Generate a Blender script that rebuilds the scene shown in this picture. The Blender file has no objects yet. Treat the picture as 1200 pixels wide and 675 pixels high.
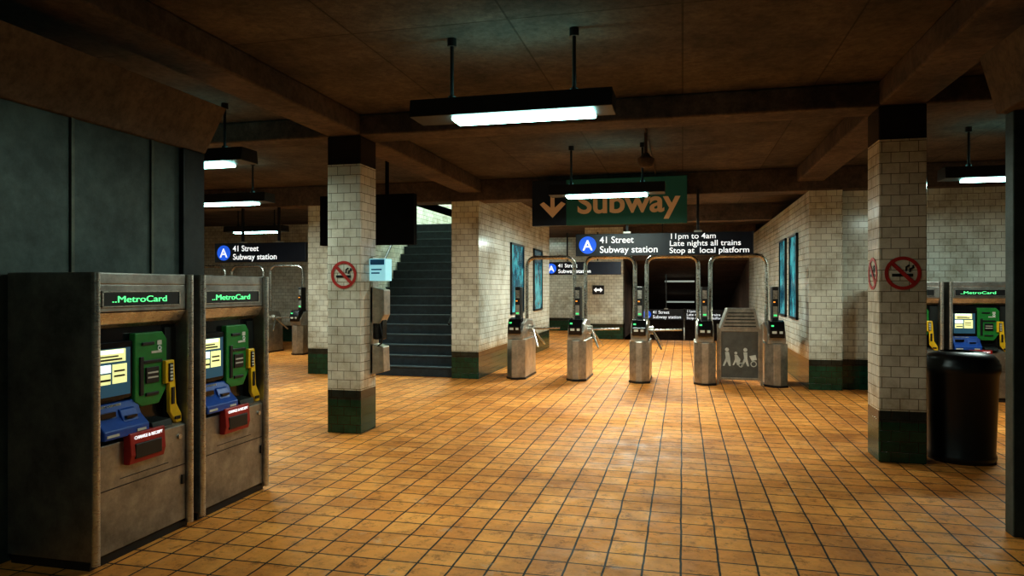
import bpy, bmesh, math, random
from mathutils import Vector, Matrix
random.seed(3)
S = bpy.context.scene
COL = S.collection
S.view_settings.view_transform = 'Standard'
try:
    S.view_settings.look = 'Medium High Contrast'
except Exception as ex:
    print('look', ex)
S.view_settings.exposure = 0.0

# ------------------------------------------------------------ materials
def new_mat(name):
    m = bpy.data.materials.new(name); m.use_nodes = True
    nt = m.node_tree
    return m, nt, nt.nodes['Principled BSDF']
def ramp(nt, fac, c0, c1, p0=0.0, p1=1.0):
    r = nt.nodes.new('ShaderNodeValToRGB')
    r.color_ramp.elements[0].color = (*c0, 1); r.color_ramp.elements[1].color = (*c1, 1)
    r.color_ramp.elements[0].position = p0; r.color_ramp.elements[1].position = p1
    nt.links.new(fac, r.inputs['Fac']); return r
def noise(nt, vec, scale, detail=4, rough=.6):
    n = nt.nodes.new('ShaderNodeTexNoise'); n.inputs['Scale'].default_value = scale
    n.inputs['Detail'].default_value = detail; n.inputs['Roughness'].default_value = rough
    if vec is not None: nt.links.new(vec, n.inputs['Vector'])
    return n
def mult(nt, a, b, fac=1.0, mode='MULTIPLY'):
    m = nt.nodes.new('ShaderNodeMix'); m.data_type = 'RGBA'; m.blend_type = mode
    if isinstance(fac, (int, float)): m.inputs[0].default_value = fac
    else: nt.links.new(fac, m.inputs[0])
    for s, i in ((a, 6), (b, 7)):
        if isinstance(s, tuple): m.inputs[i].default_value = (*s, 1)
        else: nt.links.new(s, m.inputs[i])
    return m.outputs[2]
def bump(nt, h, bsdf, strength=.3, dist=.005, invert=False):
    b = nt.nodes.new('ShaderNodeBump'); b.inputs['Strength'].default_value = strength
    b.inputs['Distance'].default_value = dist; b.invert = invert
    nt.links.new(h, b.inputs['Height']); nt.links.new(b.outputs[0], bsdf.inputs['Normal'])
def simple(name, col, rough=.5, metal=0.0, var=.25, scale=6, spec=.5):
    m, nt, b = new_mat(name)
    tc = nt.nodes.new('ShaderNodeTexCoord')
    n = noise(nt, tc.outputs['Object'], scale, 5)
    lo = tuple(c * (1 - var) for c in col); hi = tuple(min(1, c * (1 + var)) for c in col)
    r = ramp(nt, n.outputs['Fac'], lo, hi, .3, .7)
    nt.links.new(r.outputs[0], b.inputs['Base Color'])
    b.inputs['Roughness'].default_value = rough; b.inputs['Metallic'].default_value = metal
    b.inputs['Specular IOR Level'].default_value = spec
    return m
def emit(name, col, strength, base=None):
    m, nt, b = new_mat(name)
    b.inputs['Base Color'].default_value = (*(base or col), 1)
    b.inputs['Emission Color'].default_value = (*col, 1)
    b.inputs['Emission Strength'].default_value = strength
    b.inputs['Roughness'].default_value = .6
    return m
def steel(name, col, rough=.35, metal=.85, stretch=(1, 1, 12)):
    m, nt, b = new_mat(name)
    tc = nt.nodes.new('ShaderNodeTexCoord')
    mp = nt.nodes.new('ShaderNodeMapping'); mp.inputs['Scale'].default_value = stretch
    nt.links.new(tc.outputs['Object'], mp.inputs['Vector'])
    n1 = noise(nt, tc.outputs['Object'], 3.5, 8, .75)
    n2 = noise(nt, mp.outputs[0], 25, 3)
    r = ramp(nt, n1.outputs['Fac'], tuple(c * .5 for c in col), col, .35, .62)
    nt.links.new(r.outputs[0], b.inputs['Base Color'])
    r2 = ramp(nt, n2.outputs['Fac'], (rough - .08,) * 3, (rough + .18,) * 3)
    nt.links.new(r2.outputs[0], b.inputs['Roughness'])
    b.inputs['Metallic'].default_value = metal
    bump(nt, n2.outputs['Fac'], b, .08, .002)
    return m

def tile_coords(nt):
    g = nt.nodes.new('ShaderNodeNewGeometry')
    s = nt.nodes.new('ShaderNodeSeparateXYZ'); nt.links.new(g.outputs['Position'], s.inputs[0])
    a = nt.nodes.new('ShaderNodeMath'); a.operation = 'ADD'
    nt.links.new(s.outputs[0], a.inputs[0]); nt.links.new(s.outputs[1], a.inputs[1])
    c = nt.nodes.new('ShaderNodeCombineXYZ')
    nt.links.new(a.outputs[0], c.inputs[0]); nt.links.new(s.outputs[2], c.inputs[1])
    return g, s, c
def zstep(nt, z, t):
    m = nt.nodes.new('ShaderNodeMath'); m.operation = 'GREATER_THAN'
    nt.links.new(z, m.inputs[0]); m.inputs[1].default_value = t; return m.outputs[0]
def tile_wall(name, cap=None, cream=(.79, .79, .70)):
    m, nt, b = new_mat(name)
    g, s, c = tile_coords(nt)
    br = nt.nodes.new('ShaderNodeTexBrick')
    br.inputs['Scale'].default_value = 1; br.inputs['Brick Width'].default_value = .152
    br.inputs['Row Height'].default_value = .098; br.inputs['Mortar Size'].default_value = .0032
    br.inputs['Mortar Smooth'].default_value = .15
    br.inputs['Color1'].default_value = (.84, .84, .84, 1); br.inputs['Color2'].default_value = (1, 1, 1, 1)
    br.inputs['Mortar'].default_value = (.28, .25, .20, 1)
    nt.links.new(c.outputs[0], br.inputs['Vector'])
    base = mult(nt, (.012, .085, .052), (.042, .050, .042), zstep(nt, s.outputs[2], .37), 'MIX')
    base = mult(nt, base, cream, zstep(nt, s.outputs[2], .475), 'MIX')
    n = noise(nt, g.outputs['Position'], 1.7, 8, .75)
    dirt = ramp(nt, n.outputs['Fac'], (.58, .52, .44), (1, 1, 1), .35, .54)
    base = mult(nt, base, dirt.outputs[0], .8)
    gr = nt.nodes.new('ShaderNodeMapRange'); gr.inputs[1].default_value = .45; gr.inputs[2].default_value = 1.3
    nt.links.new(s.outputs[2], gr.inputs[0])
    n3 = noise(nt, g.outputs['Position'], 5, 6, .7)
    ad = nt.nodes.new('ShaderNodeMath'); ad.operation = 'ADD'
    nt.links.new(gr.outputs[0], ad.inputs[0]); nt.links.new(n3.outputs['Fac'], ad.inputs[1])
    g2 = ramp(nt, ad.outputs[0], (.62, .57, .49), (1, 1, 1), .35, .8)
    base = mult(nt, base, g2.outputs[0])
    base = mult(nt, base, br.outputs['Color'])
    if cap:
        base = mult(nt, base, (.022, .016, .013), zstep(nt, s.outputs[2], cap), 'MIX')
    nt.links.new(base, b.inputs['Base Color'])
    b.inputs['Roughness'].default_value = .17
    bump(nt, br.outputs['Fac'], b, .5, .004, True)
    return m
def floor_mat():
    m, nt, b = new_mat('floor_tile')
    g = nt.nodes.new('ShaderNodeNewGeometry')
    T = .213
    br = nt.nodes.new('ShaderNodeTexBrick'); br.offset = 0; br.squash = 1
    br.inputs['Scale'].default_value = 1; br.inputs['Brick Width'].default_value = T
    br.inputs['Row Height'].default_value = T; br.inputs['Mortar Size'].default_value = .0068
    br.inputs['Mortar Smooth'].default_value = .2
    br.inputs['Color1'].default_value = (.76, .275, .05, 1); br.inputs['Color2'].default_value = (.92, .38, .085, 1)
    br.inputs['Mortar'].default_value = (.016, .011, .007, 1)
    nw = noise(nt, g.outputs['Position'], 2.5, 3)
    v = nt.nodes.new('ShaderNodeVectorMath'); v.operation = 'MULTIPLY_ADD'
    nt.links.new(nw.outputs['Color'], v.inputs[0]); v.inputs[1].default_value = (.02, .02, 0)
    nt.links.new(g.outputs['Position'], v.inputs[2])
    nt.links.new(v.outputs[0], br.inputs['Vector'])
    n = noise(nt, g.outputs['Position'], .8, 9, .75)
    d = ramp(nt, n.outputs['Fac'], (.46, .40, .36), (1, 1, 1), .36, .57)
    col = mult(nt, br.outputs['Color'], d.outputs[0], .85)
    n2 = noise(nt, g.outputs['Position'], 3.5, 10, .8)
    w = ramp(nt, n2.outputs['Fac'], (0, 0, 0), (1, 1, 1), .57, .66)
    col = mult(nt, col, (.64, .50, .38), mult(nt, w.outputs[0], (.38, .38, .38)), 'MIX')
    n4 = noise(nt, g.outputs['Position'], 9, 8, .8)
    sp = ramp(nt, n4.outputs['Fac'], (.42, .38, .35), (1, 1, 1), .37, .47)
    col = mult(nt, col, sp.outputs[0], .85)
    nt.links.new(col, b.inputs['Base Color'])
    rr = ramp(nt, n2.outputs['Fac'], (.42,) * 3, (.78,) * 3, .35, .65)
    nt.links.new(rr.outputs[0], b.inputs['Roughness'])
    b.inputs['Specular IOR Level'].default_value = .3
    mixh = mult(nt, br.outputs['Fac'], n2.outputs['Fac'], .15, 'MIX')
    bump(nt, mixh, b, .6, .004, True)
    return m
def concrete(name, c0, c1, joints=True):
    m, nt, b = new_mat(name)
    g = nt.nodes.new('ShaderNodeNewGeometry')
    n = noise(nt, g.outputs['Position'], 1.3, 12, .78)
    n2 = noise(nt, g.outputs['Position'], 14, 8, .75)
    r = ramp(nt, n.outputs['Fac'], c0, c1, .38, .62)
    r2 = ramp(nt, n2.outputs['Fac'], (.45, .45, .45), (1, 1, 1), .34, .58)
    col = mult(nt, r.outputs[0], r2.outputs[0], .8)
    if joints:
        br = nt.nodes.new('ShaderNodeTexBrick'); br.offset = 0
        br.inputs['Scale'].default_value = 1; br.inputs['Brick Width'].default_value = 1.2
        br.inputs['Row Height'].default_value = 2.4; br.inputs['Mortar Size'].default_value = .008
        br.inputs['Color1'].default_value = (.7, .7, .7, 1); br.inputs['Color2'].default_value = (1, 1, 1, 1)
        br.inputs['Mortar'].default_value = (.4, .36, .32, 1)
        nt.links.new(g.outputs['Position'], br.inputs['Vector'])
        col = mult(nt, col, br.outputs['Color'])
    nt.links.new(col, b.inputs['Base Color'])
    b.inputs['Roughness'].default_value = .88
    bump(nt, n2.outputs['Fac'], b, .5, .012)
    return m

M = {}
M['floor'] = floor_mat()
M['ceil'] = concrete('ceiling_concrete', (.060, .047, .040), (.165, .128, .104))
M['beam'] = concrete('beam_concrete', (.065, .046, .036), (.165, .118, .092), False)
M['wall'] = tile_wall('white_wall_tile')
M['col'] = tile_wall('column_tile', 2.96, (.79, .74, .63))
M['soffit'] = concrete('soffit_panel', (.12, .09, .068), (.20, .15, .11), False)
M['booth'] = steel('booth_metal', (.085, .11, .098), .45, .5)
M['rib'] = steel('booth_rib', (.13, .14, .11), .4, .6)
M['boothdark'] = steel('booth_dark_metal', (.035, .04, .038), .45, .5)
M['steel'] = steel('brushed_steel', (.64, .60, .53), .32)
M['steel_w'] = steel('worn_machine_steel', (.42, .40, .365), .34)
M['steel_l'] = steel('light_steel', (.72, .69, .63), .25)
M['tube'] = steel('tube_steel', (.66, .64, .58), .22, .95)
M['black'] = simple('black_paint', (.012, .012, .013), .4)
M['matteblack'] = simple('matte_black', (.006, .006, .006), .9, spec=.1)
M['blackgloss'] = simple('black_gloss', (.008, .008, .009), .15)
M['lampbody'] = simple('lamp_housing', (.02, .02, .02), .5)
M['tube_light'] = emit('fluorescent_tube', (.45, 1.0, .93), 16)
M['glow_top'] = emit('added_top_glow', (.25, .9, .85), 1.0)  # made-up glow for the strip added on top of the housings
M['tube_dim'] = emit('fluorescent_tube_dim', (.65, .75, .68), .3)
M['stair'] = simple('stair_stone', (.018, .028, .036), .55, 0, .35, 9)
M['nosing'] = simple('stair_nosing', (.06, .085, .10), .5)
M['green'] = simple('green_enamel', (.02, .19, .04), .35)
M['signgreen'] = emit('sign_green', (.012, .07, .042), .15, (.012, .07, .040))
M['signblack'] = simple('sign_black', (.010, .012, .022), .35)
M['navy'] = simple('sign_navy', (.012, .016, .028), .35)
M['signtext'] = emit('sign_text_white', (.9, .93, .95), .7)
M['signorange'] = emit('sign_text_tan', (.60, .36, .17), .10)
M['ablue'] = emit('sign_blue', (.02, .12, .72), .7)
M['yellow'] = simple('yellow_enamel', (.75, .46, .02), .35)
M['blue'] = simple('blue_enamel', (.012, .065, .30), .35)
M['red'] = simple('red_enamel', (.34, .02, .018), .35)
M['signred'] = simple('prohibition_red', (.42, .03, .022), .5)
M['screen'] = emit('screen_display', (.80, .80, .36), .7)
M['screenw'] = emit('screen_white', (.82, 1.0, .95), 1.2)
M['screenb'] = emit('screen_blue', (.02, .07, .11), .5)
M['led'] = emit('led_green', (.15, 1.0, .35), .9)
M['ledg'] = emit('indicator_green', (.1, 1.0, .3), .6)
M['ledr'] = emit('indicator_orange', (1.0, .35, .05), .8)
M['white'] = simple('white_plastic', (.8, .82, .8), .4, var=.05)
M['helpsign'] = emit('help_sign', (.35, .75, .85), .5)
M['helpblue'] = simple('help_blue', (.03, .2, .5), .4)
M['bin'] = simple('bin_black', (.005, .005, .006), .35)
M['dpanel'] = simple('gate_panel', (.10, .09, .075), .5)
M['icon'] = simple('icon_grey', (.55, .52, .45), .5)
M['void'] = concrete('dark_concrete', (.07, .042, .03), (.16, .105, .075), False)
def poster_mat():
    m, nt, b = new_mat('poster_print')
    g = nt.nodes.new('ShaderNodeNewGeometry')
    n = noise(nt, g.outputs['Position'], 2.2, 3)
    r = ramp(nt, n.outputs['Fac'], (.006, .05, .09), (.08, .42, .50), .4, .64)
    nt.links.new(r.outputs[0], b.inputs['Base Color']); nt.links.new(r.outputs[0], b.inputs['Emission Color'])
    b.inputs['Emission Strength'].default_value = .35; b.inputs['Roughness'].default_value = .2
    return m
M['poster'] = poster_mat()

# ------------------------------------------------------------ geometry helpers
def mesh_obj(name, bm, mat, parent=None, smooth=False, bevel=0):
    me = bpy.data.meshes.new(name)
    bmesh.ops.recalc_face_normals(bm, faces=bm.faces)
    bm.to_mesh(me); bm.free()
    if mat: me.materials.append(M[mat] if isinstance(mat, str) else mat)
    o = bpy.data.objects.new(name, me); COL.objects.link(o)
    if parent: o.parent = parent
    if smooth:
        for p in me.polygons: p.use_smooth = True
        e = o.modifiers.new('es', 'EDGE_SPLIT'); e.split_angle = math.radians(40)
    if bevel:
        b = o.modifiers.new('bevel', 'BEVEL'); b.width = bevel; b.segments = 2; b.limit_method = 'ANGLE'
    return o
def bm_box(bm, b):
    x0, x1, y0, y1, z0, z1 = b
    vs = [bm.verts.new(p) for p in ((x0, y0, z0), (x1, y0, z0), (x1, y1, z0), (x0, y1, z0), (x0, y0, z1), (x1, y0, z1), (x1, y1, z1), (x0, y1, z1))]
    for f in ((0, 3, 2, 1), (4, 5, 6, 7), (0, 1, 5, 4), (1, 2, 6, 5), (2, 3, 7, 6), (3, 0, 4, 7)):
        bm.faces.new([vs[i] for i in f])
def box(name, b, mat, parent=None, bevel=0):
    bm = bmesh.new(); bm_box(bm, b); return mesh_obj(name, bm, mat, parent, False, bevel)
def boxes(name, bs, mat, parent=None, bevel=0):
    bm = bmesh.new()
    for b in bs: bm_box(bm, b)
    return mesh_obj(name, bm, mat, parent, False, bevel)
def prism(name, pts, axis, a0, a1, mat, parent=None, bevel=0):
    """pts 2D polygon; axis 'x': pts=(y,z); 'y': pts=(x,z); 'z': pts=(x,y)"""
    bm = bmesh.new()
    def P(p, a):
        return {'x': (a, p[0], p[1]), 'y': (p[0], a, p[1]), 'z': (p[0], p[1], a)}[axis]
    A = [bm.verts.new(P(p, a0)) for p in pts]; B = [bm.verts.new(P(p, a1)) for p in pts]
    bm.faces.new(A); bm.faces.new(B[::-1])
    n = len(pts)
    for i in range(n): bm.faces.new([A[i], A[(i + 1) % n], B[(i + 1) % n], B[i]])
    return mesh_obj(name, bm, mat, parent, False, bevel)
def cyl(name, p0, p1, r, mat, parent=None, seg=20, r2=None):
    bm = bmesh.new(); p0 = Vector(p0); p1 = Vector(p1); d = p1 - p0
    bmesh.ops.create_cone(bm, cap_ends=True, segments=seg, radius1=r, radius2=r if r2 is None else r2, depth=d.length)
    q = d.to_track_quat('Z', 'Y').to_matrix().to_4x4()
    bmesh.ops.transform(bm, matrix=Matrix.Translation((p0 + p1) / 2) @ q, verts=bm.verts)
    return mesh_obj(name, bm, mat, parent, True)
def lathe(name, prof, mat, parent=None, seg=40, center=(0, 0)):
    bm = bmesh.new(); rings = []
    for r, z in prof:
        rings.append([bm.verts.new((center[0] + r * math.cos(2 * math.pi * i / seg), center[1] + r * math.sin(2 * math.pi * i / seg), z)) for i in range(seg)])
    for a, b in zip(rings, rings[1:]):
        for i in range(seg): bm.faces.new([a[i], a[(i + 1) % seg], b[(i + 1) % seg], b[i]])
    bm.faces.new(rings[0][::-1]); bm.faces.new(rings[-1])
    return mesh_obj(name, bm, mat, parent, True)
def tube(name, pts, r, mat, parent=None):
    cu = bpy.data.curves.new(name, 'CURVE'); cu.dimensions = '3D'; cu.bevel_depth = r; cu.bevel_resolution = 4
    sp = cu.splines.new('POLY'); sp.points.add(len(pts) - 1)
    for p, q in zip(sp.points, pts): p.co = (*q, 1)
    cu.use_fill_caps = True
    cu.materials.append(M[mat])
    o = bpy.data.objects.new(name, cu); COL.objects.link(o)
    if parent: o.parent = parent
    return o
def empty(name, loc=(0, 0, 0), rz=0):
    o = bpy.data.objects.new(name, None); COL.objects.link(o)
    o.location = loc; o.rotation_euler = (0, 0, rz); o.empty_display_size = .1
    return o
def text(name, body, x, z, y, size, mat, parent, width=None, off=.0, align='LEFT'):
    cu = bpy.data.curves.new(name, 'FONT'); cu.body = body; cu.size = size; cu.extrude = .002
    cu.offset = off; cu.align_x = align; cu.materials.append(M[mat])
    o = bpy.data.objects.new(name, cu); COL.objects.link(o); o.parent = parent
    o.location = (x, y, z); o.rotation_euler = (math.pi / 2, 0, 0)
    if width:
        bpy.context.view_layer.update()
        o.scale.x = width / max(o.dimensions.x, 1e-4)
    return o
def disc(name, cx, cz, r, y, mat, parent, r_in=0, seg=40, th=.004):
    bm = bmesh.new()
    def ring(rr, yy): return [bm.verts.new((cx + rr * math.cos(2 * math.pi * i / seg), yy, cz + rr * math.sin(2 * math.pi * i / seg))) for i in range(seg)]
    o1, o2 = ring(r, y), ring(r, y - th)
    if r_in:
        i1, i2 = ring(r_in, y), ring(r_in, y - th)
    for i in range(seg):
        j = (i + 1) % seg
        bm.faces.new([o1[i], o1[j], o2[j], o2[i]])
        if r_in:
            bm.faces.new([i1[i], i1[j], i2[j], i2[i]])
            bm.faces.new([o2[i], o2[j], i2[j], i2[i]]); bm.faces.new([o1[i], o1[j], i1[j], i1[i]])
    if not r_in:
        bm.faces.new(o1); bm.faces.new(o2)
    return mesh_obj(name, bm, mat, parent)

# ------------------------------------------------------------ room shell
boxes('floor', [(-16, 9, -4, 22, -.2, 0), (-16, -1.8, 22, 30, -.2, 0), (1.93, 9, 22, 30, -.2, 0)], 'floor')
boxes('ceiling', [(-16, 9, -4, 12.2, 3.5, 3.7), (-16, -6, 12.2, 30, 3.5, 3.7), (-3.98, 9, 12.2, 30, 3.5, 3.7), (-6, -3.98, 19, 30, 3.5, 3.7)], 'ceil')
def beam(n, b): box(n, b, 'beam', bevel=.02)
beam('trim_beam_cross_1', (-16, 9, 7.04, 7.44, 3.27, 3.5))
beam('trim_beam_cross_2', (-16, 9, 11.78, 12.2, 3.13, 3.5))
beam('trim_beam_cross_3', (-16, 9, 2.2, 2.6, 3.27, 3.5))
for i, x in enumerate((-9.2, -3.62, 1.95, 7.5)):
    boxes('trim_beam_long_%d' % (i + 1), [(x - .2, x + .2, 2.6, 7.04, 3.275, 3.5), (x - .2, x + .2, 7.44, 11.78, 3.275, 3.5)], 'beam', bevel=.02)
box('trim_beam_cross_4', (-3.48, 1.93, 16.5, 16.9, 3.13, 3.5), 'beam')
box('wall_left', (-16.2, -16, -4, 30, 0, 3.5), 'wall')
box('wall_right', (9, 9.2, -4, 30, 0, 3.5), 'wall')
box('wall_back', (-16, 9, -4.2, -4, 0, 3.5), 'void')
box('wall_far', (-16, -1.8, 26, 26.2, 0, 3.5), 'wall')
box('wall_stair_west', (-6.8, -6.0, 11.8, 19, 0, 7), 'wall')
box('wall_stair_east', (-3.98, -3.48, 11.8, 18.5, 0, 7), 'wall')
box('wall_stair_end', (-6.0, -3.98, 19, 19.2, 0, 7), 'wall')
box('ceiling_stairwell', (-6.8, -3.48, 11.8, 19.2, 7, 7.2), 'ceil')
box('wall_stair_header', (-6.0, -3.98, 12.0, 12.2, 3.5, 7), 'wall')
box('wall_corridor_east', (1.93, 2.42, 11.8, 22, 0, 3.13), 'wall')
box('wall_front_east', (2.42, 9, 11.98, 12.18, 0, 3.13), 'wall')
box('wall_corridor_north', (-3.0, -1.8, 22, 22.6, 0, 3.5), 'wall')
box('wall_hall_north', (-16, -6.8, 18.8, 19.0, 0, 3.5), 'wall')
boxes('wall_stairwell_down', [(-2.0, -1.8, 22.6, 33, -4, 3.5), (1.93, 2.13, 22, 33, -4, 3.5), (-1.8, 1.93, 33, 33.2, -4, 3.5)], 'void')
box('ceiling_stairwell_down', (-1.8, 1.93, 22, 22.5, 2.45, 3.5), 'beam')
prism('ceiling_slope', [(22.5, 2.45), (22.5, 2.7), (33, .9), (33, .6)], 'x', -1.8, 1.93, 'void')
box('floor_lower', (-1.8, 1.93, 25.5, 33, -3.2, -3.0), 'void')
bm = bmesh.new()
for i in range(17):
    bm_box(bm, (-1.79, 1.92, 22 + i * .28, 22.28 + i * .28, -3.0, -.18 * (i + 1)))
mesh_obj('staircase_down', bm, 'stair')

# staircase up
st = empty('staircase', (0, 0, 0))
bs, ns = [], []
NS = 17
for i in range(NS):
    y0 = 11.9 + i * .2
    y1 = y0 + .2 if i < NS - 1 else 18.98
    bs.append((-5.99, -3.985, y0, y1, max(0, i * .18 - .2), (i + 1) * .18 - .02))
    ns.append((-5.99, -3.985, y0 - .02, y1, (i + 1) * .18 - .02, (i + 1) * .18))
boxes('risers', bs, 'stair', st); boxes('treads', ns, 'nosing', st)
tube('handrail', [(-5.9, 11.95, .95), (-5.9, 15.1, 3.95), (-5.9, 16.5, 3.95)], .025, 'black', st)
tube('handrail_right', [(-4.08, 11.95, .95), (-4.08, 15.1, 3.95), (-4.08, 16.5, 3.95)], .025, 'black', st)

def column(x, y):
    box('tiled_column', (x - .2, x + .2, y - .2, y + .2, 0, 3.27), 'col', bevel=.012)
column(-3.62, 7.24); column(1.95, 7.24)

# ------------------------------------------------------------ lamps
LC = (.91, 1.0, .90)
def lamp(x, y, energy=70, L=1.52, dz=0, dx=0, up=3.0):
    e = empty('hanging_fluorescent_lamp', (x, y, dz))
    h = L / 2
    prism('housing', [(-.15, 2.885), (.15, 2.885), (.13, 3.02), (-.13, 3.02)], 'x', -h, h, 'lampbody', e, .006)
    box('diffuser', (-.53 + dx, .53 + dx, -.10, .10, 2.855, 2.884), 'tube_light', e, .008)
    for s in (-1, 1):
        cyl('rod', (s * .47, 0, 3.02), (s * .47, 0, 3.49 - dz), .014, 'lampbody', e)
        cyl('canopy', (s * .47, 0, 3.44 - dz), (s * .47, 0, 3.5 - dz), .035, 'lampbody', e)
        cyl('clamp', (s * .47, 0, 3.02), (s * .47, 0, 3.06), .03, 'lampbody', e)
    l = bpy.data.lights.new('lamp_light', 'AREA'); l.shape = 'RECTANGLE'; l.size = 1.06; l.size_y = .19
    l.energy = energy; l.color = LC
    o = bpy.data.objects.new('lamp_light', l); COL.objects.link(o); o.parent = e; o.location = (dx, 0, 2.848)
    if up:  # glowing strip and uplight are added to put a teal halo on the ceiling
        box('added_glow_strip', (-.6, .6, -.03, .03, 3.018, 3.024), 'glow_top', e)
        l = bpy.data.lights.new('added_uplight', 'AREA'); l.shape = 'RECTANGLE'; l.size = 1.2; l.size_y = .06
        l.energy = up; l.color = (.35, 1.0, .92)
        o = bpy.data.objects.new('added_uplight', l); COL.objects.link(o); o.parent = e
        o.location = (0, 0, 3.03); o.rotation_euler = (math.pi, 0, 0)
lamp(-1.24, 5.08, 36, dx=.09, up=2.6); lamp(-.98, 9.3, 86, dz=-.05, up=1.8); lamp(-1.24, .7, 12, up=0)  # last lamp is out of view, added to brighten the ticket machine's side
lamp(-6.75, 9.3, 62, up=1.6); lamp(-5.05, 6.3, 33, up=1.2); lamp(3.75, 9.3, 50, up=1.6)
lamp(-.98, 14.0, 180, dz=.14, up=0); lamp(-.98, 18.6, 115, up=0); lamp(-9.5, 14.2, 65, up=0); lamp(-12, 9.3, 35, up=0)
def panel_light(name, x, y, z, sx, sy, en, col, mat='tube_light'):
    e = empty(name, (x, y, 0))
    box('panel', (-sx / 2, sx / 2, -sy / 2, sy / 2, z, z + .06), mat, e)
    l = bpy.data.lights.new('panel_light', 'AREA'); l.shape = 'RECTANGLE'; l.size = sx; l.size_y = sy; l.energy = en; l.color = col
    o = bpy.data.objects.new('panel_light', l); COL.objects.link(o); o.parent = e; o.location = (0, 0, z - .02)
panel_light('ceiling_light_panel', -5, 16, 6.9, .6, 3, 330, (.85, 1, .88))
panel_light('ceiling_light_panel', -5.5, 22.5, 3.42, 1.4, .25, 85, (.98, 1, .88))
panel_light('hanging_light_panel', -.1, 25, 1.80, 1.0, .25, 26, (1, .88, .72), 'tube_dim')
panel_light('hanging_light_panel', -.1, 28.5, 1.02, 1.1, .25, 26, (1, .88, .72), 'tube_dim')

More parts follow.
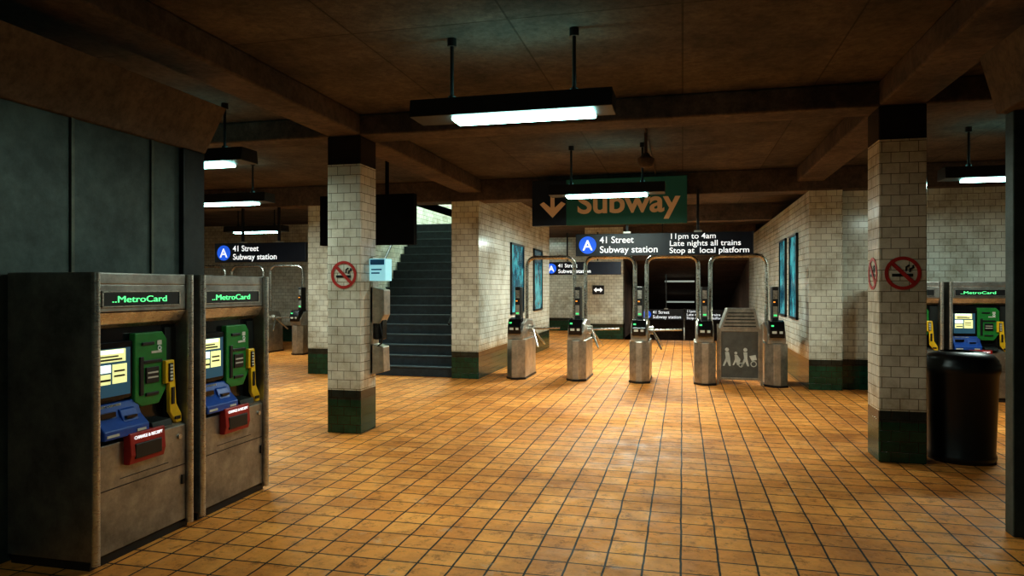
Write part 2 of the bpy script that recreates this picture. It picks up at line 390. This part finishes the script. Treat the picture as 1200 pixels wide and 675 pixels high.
# ------------------------------------------------------------ ticket machine
def ticket_machine(loc, rz, w=.82):
    e = empty('ticket_vending_machine', loc, rz); h = w / 2
    boxes('cabinet', [(-h, -h + .045, .0, .6, .05, 1.69), (h - .045, h, .0, .6, .05, 1.69), (-h + .045, h - .045, .2, .6, .05, 1.62),
                      (-h + .045, h - .045, .01, .6, 1.62, 1.69)], 'steel_w', e, .008)
    box('plinth', (-h + .01, h - .01, .03, .58, 0, .05), 'black', e)
    for s in (-1, 1):
        cyl('edge_trim', (s * (h - .022), 0, .03), (s * (h - .022), 0, 1.69), .024, 'steel_l', e)
    a = h - .045
    prism('lower_panel', [(.012, .06), (.012, .69), (.10, .74), (.2, .74), (.2, .06)], 'x', -a, a, 'steel_w', e, .004)
    boxes('panel_seams', [(-a + .01, a - .01, .009, .013, .425, .431), (-.20, .20, .009, .013, .47, .474)], 'black', e)
    box('header', (-a, a, .012, .2, 1.46, 1.62), 'steel_w', e, .004)
    prism('awning', [(.008, 1.455), (.2, 1.455), (.2, 1.33), (.10, 1.36), (.05, 1.385)], 'x', -a, a, 'steel_l', e, .004)
    boxes('header_sign', [(-.33, .29, .004, .02, 1.495, 1.575)], 'black', e, .004)
    boxes('header_sign_frame', [(-.34, .30, .0, .012, 1.575, 1.582), (-.34, .30, .0, .012, 1.488, 1.495), (.29, .30, .0, .012, 1.49, 1.58), (-.34, -.33, .0, .012, 1.49, 1.58)], 'steel_l', e)
    text('led_text', '..MetroCard', -.27, 1.515, .002, .055, 'led', e, .44)
    box('back_panel', (-a, a, .10, .2, .74, 1.36), 'blackgloss', e)
    box('side_panel', (.26, a, .09, .10, .74, 1.34), 'boothdark', e)
    # screen
    box('screen_bezel', (-.345, -.035, .07, .10, .93, 1.28), 'blackgloss', e, .008)
    box('screen_base', (-.33, -.06, .066, .072, .955, 1.24), 'screenb', e)
    boxes('screen', [(-.315, -.10, .063, .067, 1.16, 1.235), (-.20, -.09, .063, .067, 1.03, 1.145), (-.315, -.215, .063, .067, 1.03, 1.09)], 'screen', e)
    boxes('screen_buttons', [(-.315, -.215, .061, .066, 1.10, 1.145), (-.31, -.12, .061, .064, 1.21, 1.232)], 'screenw', e)
    boxes('screen_marks', [(-.30, -.22, .059, .062, 1.05, 1.062), (-.19, -.11, .059, .062, 1.07, 1.08), (-.19, -.11, .059, .062, 1.10, 1.11), (-.29, -.13, .059, .062, 1.17, 1.18), (-.29, -.16, .059, .062, 1.19, 1.198)], 'black', e)
    # green card panel
    prism('card_panel', [(-.035, .90), (-.035, 1.32), (.20, 1.32), (.24, 1.27), (.24, .96), (.17, .86), (.02, .86)], 'y', .055, .10, 'green', e, .006)
    boxes('card_slots', [(.05, .16, .045, .056, 1.0, 1.10), (.03, .19, .045, .056, 1.125, 1.145), (.02, .12, .045, .056, 1.24, 1.26), (.0, .03, .045, .056, .93, 1.17), (.05, .16, .045, .056, .92, .94)], 'black', e, .003)
    boxes('card_labels', [(.06, .15, .043, .046, 1.03, 1.04), (.06, .15, .043, .046, 1.06, 1.07), (.10, .19, .052, .056, 1.185, 1.20), (.15, .19, .052, .056, 1.235, 1.265)], 'icon', e)
    disc('card_icon', .17, 1.215, .016, .054, 'white', e, .009, 20)
    # yellow keypad strip
    prism('card_reader', [(.20, .98), (.20, 1.13), (.28, 1.13), (.30, .84), (.35, .76), (.35, .71), (.30, .71), (.24, .79), (.235, .98)], 'y', .03, .06, 'yellow', e, .006)
    boxes('reader_slots', [(.225, .26, .022, .031, .99, 1.11), (.25, .275, .022, .031, .84, .95), (.28, .33, .022, .031, .735, .755)], 'black', e, .002)
    boxes('reader_keys', [(.23, .255, .018, .024, 1.0 + k * .022, 1.012 + k * .022) for k in range(5)], 'icon', e)
    # blue cash unit
    prism('cash_unit', [(.10, .915), (.07, .915), (.04, .83), (-.02, .77), (-.02, .72), (.10, .72)], 'x', -.345, .0, 'blue', e, .006)
    prism('bill_tray', [(.10, .89), (.04, .87), (.01, .80), (.10, .80)], 'x', -.17, -.05, 'blue', e, .004)
    boxes('bill_slot', [(-.32, -.21, .030, .06, .84, .87), (-.15, -.07, .004, .03, .82, .835)], 'blackgloss', e)
    boxes('cash_labels', [(-.33, -.24, -.024, -.019, .735, .75), (-.1, -.03, -.024, -.019, .735, .75)], 'icon', e)
    prism('coin_cup', [(.10, .77), (-.01, .76), (-.02, .72), (.10, .72)], 'x', .03, .20, 'boothdark', e, .004)
    # red change tray
    prism('change_tray', [(.02, .735), (-.03, .73), (-.04, .60), (-.025, .545), (.02, .545)], 'x', -.17, .12, 'red', e, .006)
    box('tray_opening', (-.135, .085, -.042, -.02, .575, .665), 'black', e, .006)
    text('tray_label', 'CHANGE & RECEIPT', -.14, .692, -.037, .028, 'signtext', e, .23)
    text('cash_label', 'INSERT CASH HERE', -.32, .895, .063, .02, 'icon', e, .18)
    cyl('lock', (.30, .014, .62), (.30, .0, .62), .016, 'steel_l', e)
    boxes('hinge', [(.32, .34, .0, .02, .30, .36)], 'black', e)
for y in (3.67, 4.56):
    ticket_machine((-3.22, y, 0), math.pi / 2, .82 if y < 4 else .80)
ticket_machine((3.19, 11.1, 0), 0); ticket_machine((4.08, 11.1, 0), 0)

# ------------------------------------------------------------ booths
e = empty('station_booth')
boxes('booth_wall', [(-7.5, -3.84, -2, 4.95, 0, 2.72)], 'booth', e)
bs = []
for y in (1.3, 2.1, 2.95, 3.72, 4.42):
    bs.append((-3.84, -3.825, y - .012, y + .012, 1.0, 2.70))
boxes('ribs', bs, 'rib', e)
boxes('corner_post', [(-3.86, -3.80, 4.72, 4.97, 0, 2.70)], 'boothdark', e, .01)
prism('soffit', [(-7.5, 2.70), (-3.80, 2.70), (-3.60, 3.06), (-7.5, 3.06)], 'y', -2, 4.98, 'soffit', e, .01)
e = empty('station_booth')
boxes('booth_wall', [(2.14, 5.0, -2, 5.2, 0, 2.74)], 'booth', e)
boxes('corner_post', [(2.06, 2.16, 5.12, 5.24, 0, 2.74), (2.09, 2.14, 4.2, 4.26, 0, 2.74)], 'booth', e, .008)
prism('soffit', [(2.0, 2.74), (5.0, 2.74), (5.0, 3.12), (1.90, 3.12)], 'y', -2, 5.22, 'soffit', e, .01)

# ------------------------------------------------------------ turnstiles
def turnstile(x, y, arm=True):
    e = empty('subway_turnstile', (x, y, 0))
    prism('cabinet', [(-.17, .16), (-.05, 0), (.05, 0), (.17, .10), (.17, 1.0), (-.17, 1.0)], 'z', 0.03, .70, 'steel', e, .01)
    prism('base', [(-.18, .15), (-.05, -.01), (.05, -.01), (.18, .09), (.18, 1.01), (-.18, 1.01)], 'z', 0, .03, 'black', e)
    prism('top_housing', [(.04, .70), (.04, .86), (.16, .98), (.45, 1.05), (.88, 1.02), (1.0, .86), (1.0, .70)], 'x', -.14, .14, 'steel', e, .015)
    prism('reader_head', [(-.03, .80), (-.04, .93), (.04, 1.06), (.2, 1.08), (.2, .80)], 'x', -.115, .115, 'blackgloss', e, .012)
    boxes('reader_label', [(-.08, -.01, -.042, -.034, .87, .91), (.03, .08, -.042, -.034, .87, .91)], 'icon', e)
    box('go_light', (-.09, -.05, -.012, .02, .98, 1.005), 'ledg', e)
    prism('display_post', [(-.045, .24), (.045, .24), (.06, .30), (.06, .42), (-.06, .42), (-.06, .30)], 'z', 1.02, 1.62, 'black', e, .01)
    boxes('display_face', [(-.035, .035, .232, .24, 1.12, 1.30), (-.035, .035, .232, .24, 1.42, 1.56)], 'steel_l', e)
    boxes('indicator', [(-.025, .025, .226, .233, 1.14, 1.165)], 'ledg', e)
    box('cap_light', (-.03, .0, .226, .24, 1.36, 1.38), 'ledr', e)
    if arm:
        cyl('rotor_hub', (.13, .6, .86), (.22, .6, .86), .07, 'steel_l', e)
        for d in (Vector((.5, 0, .02)), Vector((.16, -.32, -.30)), Vector((.16, .32, -.30))):
            cyl('rotor_arm', (.2, .6, .86), Vector((.2, .6, .86)) + d, .018, 'tube', e, 12)
TX = [-2.85, -1.78, -.71, .36, 1.47]
for i, x in enumerate(TX): turnstile(x, 11.87, i < 3)
def arch(x0, x1, y, top=2.15):
    r = .16; pts = [(x0, y, 1.0)]
    for k in range(9):
        a = math.pi - k * math.pi / 16; pts.append((x0 + r + r * math.cos(a), y, top - r + r * math.sin(a)))
    for k in range(9):
        a = math.pi / 2 - k * math.pi / 16; pts.append((x1 - r + r * math.cos(a), y, top - r + r * math.sin(a)))
    pts.append((x1, y, 1.0))
    tube('tubular_barrier_arch', pts, .035, 'tube')
for a, b in zip(TX, TX[1:]): arch(a + .10, b - .10, 12.42)
for x in (-11.2, -10.1, -9.0): turnstile(x, 15.0)
for a, b in zip((-12.3, -11.2, -10.1, -9.0), (-11.2, -10.1, -9.0, -7.9)): arch(a + .1, b - .1, 15.55)

# service gate
e = empty('service_gate', (.915, 12.1, 0))
boxes('frame', [(-.33, -.29, 0, .05, .08, .92), (.29, .33, 0, .05, .08, .92), (-.29, .29, 0, .05, .88, .92), (-.29, .29, 0, .05, .08, .12)], 'steel', e, .005)
box('panel', (-.29, .29, .015, .035, .12, .88), 'dpanel', e)
boxes('post_left', [(-.36, -.33, -.01, .06, 0, 1.0)], 'steel', e); boxes('post_right', [(.33, .36, -.01, .06, 0, 1.0)], 'steel', e)
def figure(x, z, s, lean=0):
    disc('icon_head', x, z + .22 * s, .032 * s, .013, 'icon', e, 0, 16)
    prism('icon_body', [(x - .03 * s, z + .18 * s), (x + .03 * s, z + .18 * s), (x + (.05 + lean) * s, z + .08 * s), (x + .06 * s, z - .05 * s), (x + .03 * s, z - .05 * s), (x, z + .03 * s), (x - .04 * s, z - .05 * s), (x - .07 * s, z - .05 * s), (x - .02 * s, z + .08 * s)], 'y', .009, .014, 'icon', e)
figure(-.20, .36, 1.0); figure(-.06, .36, .75, .05); figure(.09, .36, 1.0, -.02)
disc('icon_wheel', .02, .33, .04, .013, 'icon', e, .025, 20)
disc('icon_wheel', .22, .35, .05, .013, 'icon', e, .035, 20)
prism('icon_stroller', [(.15, .48), (.25, .50), (.27, .42), (.19, .40)], 'y', .009, .014, 'icon', e)
prism('hopper', [(-.32, .92), (.32, .92), (.25, 1.26), (-.20, 1.26)], 'y', .0, .5, 'steel_l', e, .01)
boxes('louvres', [(-.26 + .02 * k, .26 - .01 * k, -.008, .002, .96 + k * .055, .975 + k * .055) for k in range(5)], 'boothdark', e)

# ------------------------------------------------------------ signs
def info_sign(x0, y, z0, w=2.83, full=True):
    e = empty('hanging_station_sign', (x0, y, z0)); h = .37
    box('board', (0, w, 0, .1, 0, h), 'signblack', e, .006)
    disc('line_bullet', .20, h / 2, .145, -.001, 'ablue', e, 0, 40)
    text('bullet_letter', 'A', .20, .10, -.008, .24, 'signtext', e, None, .003, 'CENTER')
    text('line_1', '41 Street', .40, .215, -.003, .155, 'signtext', e, .56, .0015)
    text('line_2', 'Subway station', .40, .055, -.003, .155, 'signtext', e, .94, .0015)
    if full:
        text('note_1', '11pm to 4am', 1.53, .268, -.003, .125, 'signtext', e, .70, .001)
        text('note_2', 'Late nights all trains', 1.53, .153, -.003, .125, 'signtext', e, 1.10, .001)
        text('note_3', 'Stop at  local platform', 1.53, .038, -.003, .125, 'signtext', e, 1.23, .001)
    for k in (.3, .7):
        box('hanger', (w * k - .02, w * k + .02, .03, .07, h, 3.2 - z0), 'black', e)
        box('bracket', (w * k - .06, w * k + .06, -.01, .11, h, h + .03), 'steel', e)
    return e
info_sign(-1.74, 11.65, 2.13)
info_sign(-8.8, 11.8, 2.09, 1.95, False)
info_sign(-1.4, 24.6, .50)
info_sign(-3.9, 20.0, 1.98, 2.2, False)
e = empty('subway_entrance_sign', (-2.46, 11.52, 2.64))
box('arrow_board', (0, .58, 0, .1, 0, .76), 'navy', e, .006)
box('name_board', (.58, 2.53, 0, .1, 0, .76), 'signgreen', e, .006)
prism('arrow', [(.315, .60), (.315, .30), (.20, .40), (.13, .36), (.35, .13), (.57, .36), (.50, .40), (.385, .30), (.385, .60)], 'y', -.006, 0, 'signorange', e)
text('name', 'Subway', .76, .20, -.003, .50, 'signorange', e, 1.66, .012)
for k in (.4, 1.25, 2.1): box('hanger', (k - .02, k + .02, .1, .27, .5, .6), 'black', e)
e = empty('hanging_sign_panel', (-5.0, 9.0, 2.2))
box('board', (0, 1.42, 0, .12, 0, .70), 'matteblack', e, .006)
for k in (.3, 1.0): box('hanger', (k - .02, k + .02, .04, .08, .70, 1.3), 'matteblack', e)
e = empty('direction_sign', (-2.75, 21.97, 1.40))
box('plate', (0, .36, 0, .03, 0, .28), 'signblack', e)
prism('arrow', [(.04, .14), (.12, .22), (.12, .17), (.24, .17), (.24, .22), (.32, .14), (.24, .06), (.24, .11), (.12, .11), (.12, .06)], 'y', -.005, 0, 'signtext', e)

def no_smoking(loc, rz):
    e = empty('no_smoking_sign', loc, rz)
    disc('ring', 0, 0, .152, 0, 'signred', e, .122, 48)
    s = .017; c = math.sqrt(.5); L = .125
    prism('cigarette', [(-.09, -.03), (.085, -.03), (.085, -.005), (-.09, -.005)], 'y', -.003, 0, 'black', e)
    prism('smoke', [(.05, .01), (.065, .01), (.07, .035), (.095, .045), (.09, .075), (.075, .07), (.078, .055), (.055, .045)], 'y', -.003, 0, 'black', e)
    prism('smoke_wisp', [(.02, .02), (.032, .02), (.035, .05), (.06, .07), (.05, .08), (.022, .06)], 'y', -.003, 0, 'black', e)
    prism('slash', [(-L * c - s * c, L * c - s * c), (-L * c + s * c, L * c + s * c), (L * c + s * c, -L * c + s * c), (L * c - s * c, -L * c - s * c)], 'y', -.0065, -.0032, 'signred', e)
no_smoking((-3.62, 7.038, 1.745), 0)
no_smoking((1.95, 7.038, 1.735), 0)
no_smoking((1.748, 7.24, 1.735), -math.pi / 2)

def poster(x, y, w, s, z0=1.05, z1=2.55):
    e = empty('framed_poster', (x, y, 0), -math.pi / 2 if s < 0 else math.pi / 2)
    boxes('frame', [(-w / 2, w / 2, -.04, 0, z0, z0 + .04), (-w / 2, w / 2, -.04, 0, z1 - .04, z1), (-w / 2, -w / 2 + .04, -.04, 0, z0, z1), (w / 2 - .04, w / 2, -.04, 0, z0, z1)], 'black', e)
    box('print', (-w / 2 + .04, w / 2 - .04, -.02, -.002, z0 + .04, z1 - .04), 'poster', e)
poster(1.93, 13.25, .85, -1); poster(1.93, 14.6, .85, -1)
poster(-3.48, 14.7, 1.2, 1); poster(-3.48, 16.9, 1.0, 1)

# intercom phone on column
e = empty('help_point_phone', (-3.42, 7.35, 0)); e.scale.x = 1.25
box('backplate', (0, .03, -.08, .08, .64, 1.95), 'steel', e, .005)
box('sign_box', (0.0, .155, -.09, .09, 1.68, 1.93), 'helpsign', e, .006)
box('sign_stripe', (.01, .145, -.094, -.089, 1.86, 1.92), 'helpblue', e)
boxes('sign_text', [(.02, .12, -.094, -.089, 1.80, 1.815), (.02, .10, -.094, -.089, 1.76, 1.775)], 'helpblue', e)
prism('hood', [(0, 1.62), (.14, 1.58), (.14, 1.30), (.10, 1.2), (0, 1.2)], 'y', -.08, .09, 'steel', e, .008)
box('phone_body', (.03, .12, -.07, .06, 1.02, 1.24), 'blackgloss', e, .01)
prism('lower_box', [(0, .98), (.13, .94), (.14, .66), (0, .62)], 'y', -.08, .09, 'steel', e, .008)
tube('cord', [(.1, -.08, 1.2), (.13, -.10, 1.05), (.12, -.10, .98), (.08, -.08, .95)], .007, 'black', e)

lathe('trash_can', [(.27, 0), (.285, .03), (.285, .06), (.275, .08), (.30, .80), (.31, .82), (.315, .84), (.315, .90), (.30, .92), (.30, .935), (.26, .985), (.17, 1.01), (.165, .99), (.02, .985)], 'bin', None, 48, (2.53, 7.36))
e = empty('ceiling_speaker', (-.43, 8.55, 0))
cyl('stem', (0, 0, 3.15), (0, 0, 3.5), .02, 'beam', e)
lathe('dome', [(.02, 3.04), (.07, 3.06), (.10, 3.11), (.105, 3.15), (.06, 3.18), (.03, 3.22)], 'beam', e, 24)
tube('ceiling_conduit', [(-.43, 7.5, 3.47), (-.43, 11.7, 3.47)], .012, 'beam')

e = empty('stairwell_railing', (0, 22.2, 0))
for x in (-1.5, 0.05, 1.6):
    tube('rail', [(x, 0, 0), (x, 0, .95), (x, 4, -1.6)], .03, 'tube', e)

w = bpy.data.worlds.new('w'); S.world = w; w.use_nodes = True
w.node_tree.nodes['Background'].inputs[0].default_value = (.02, .02, .022, 1)
w.node_tree.nodes['Background'].inputs[1].default_value = .2
cam = bpy.data.cameras.new('cam'); cam.sensor_width = 36; cam.lens = 820 / 1200 * 36
cam.clip_start = .05
co = bpy.data.objects.new('camera', cam); COL.objects.link(co)
co.location = (0, 0, 1.6); co.rotation_euler = (math.pi / 2, 0, math.radians(13.7))
S.camera = co
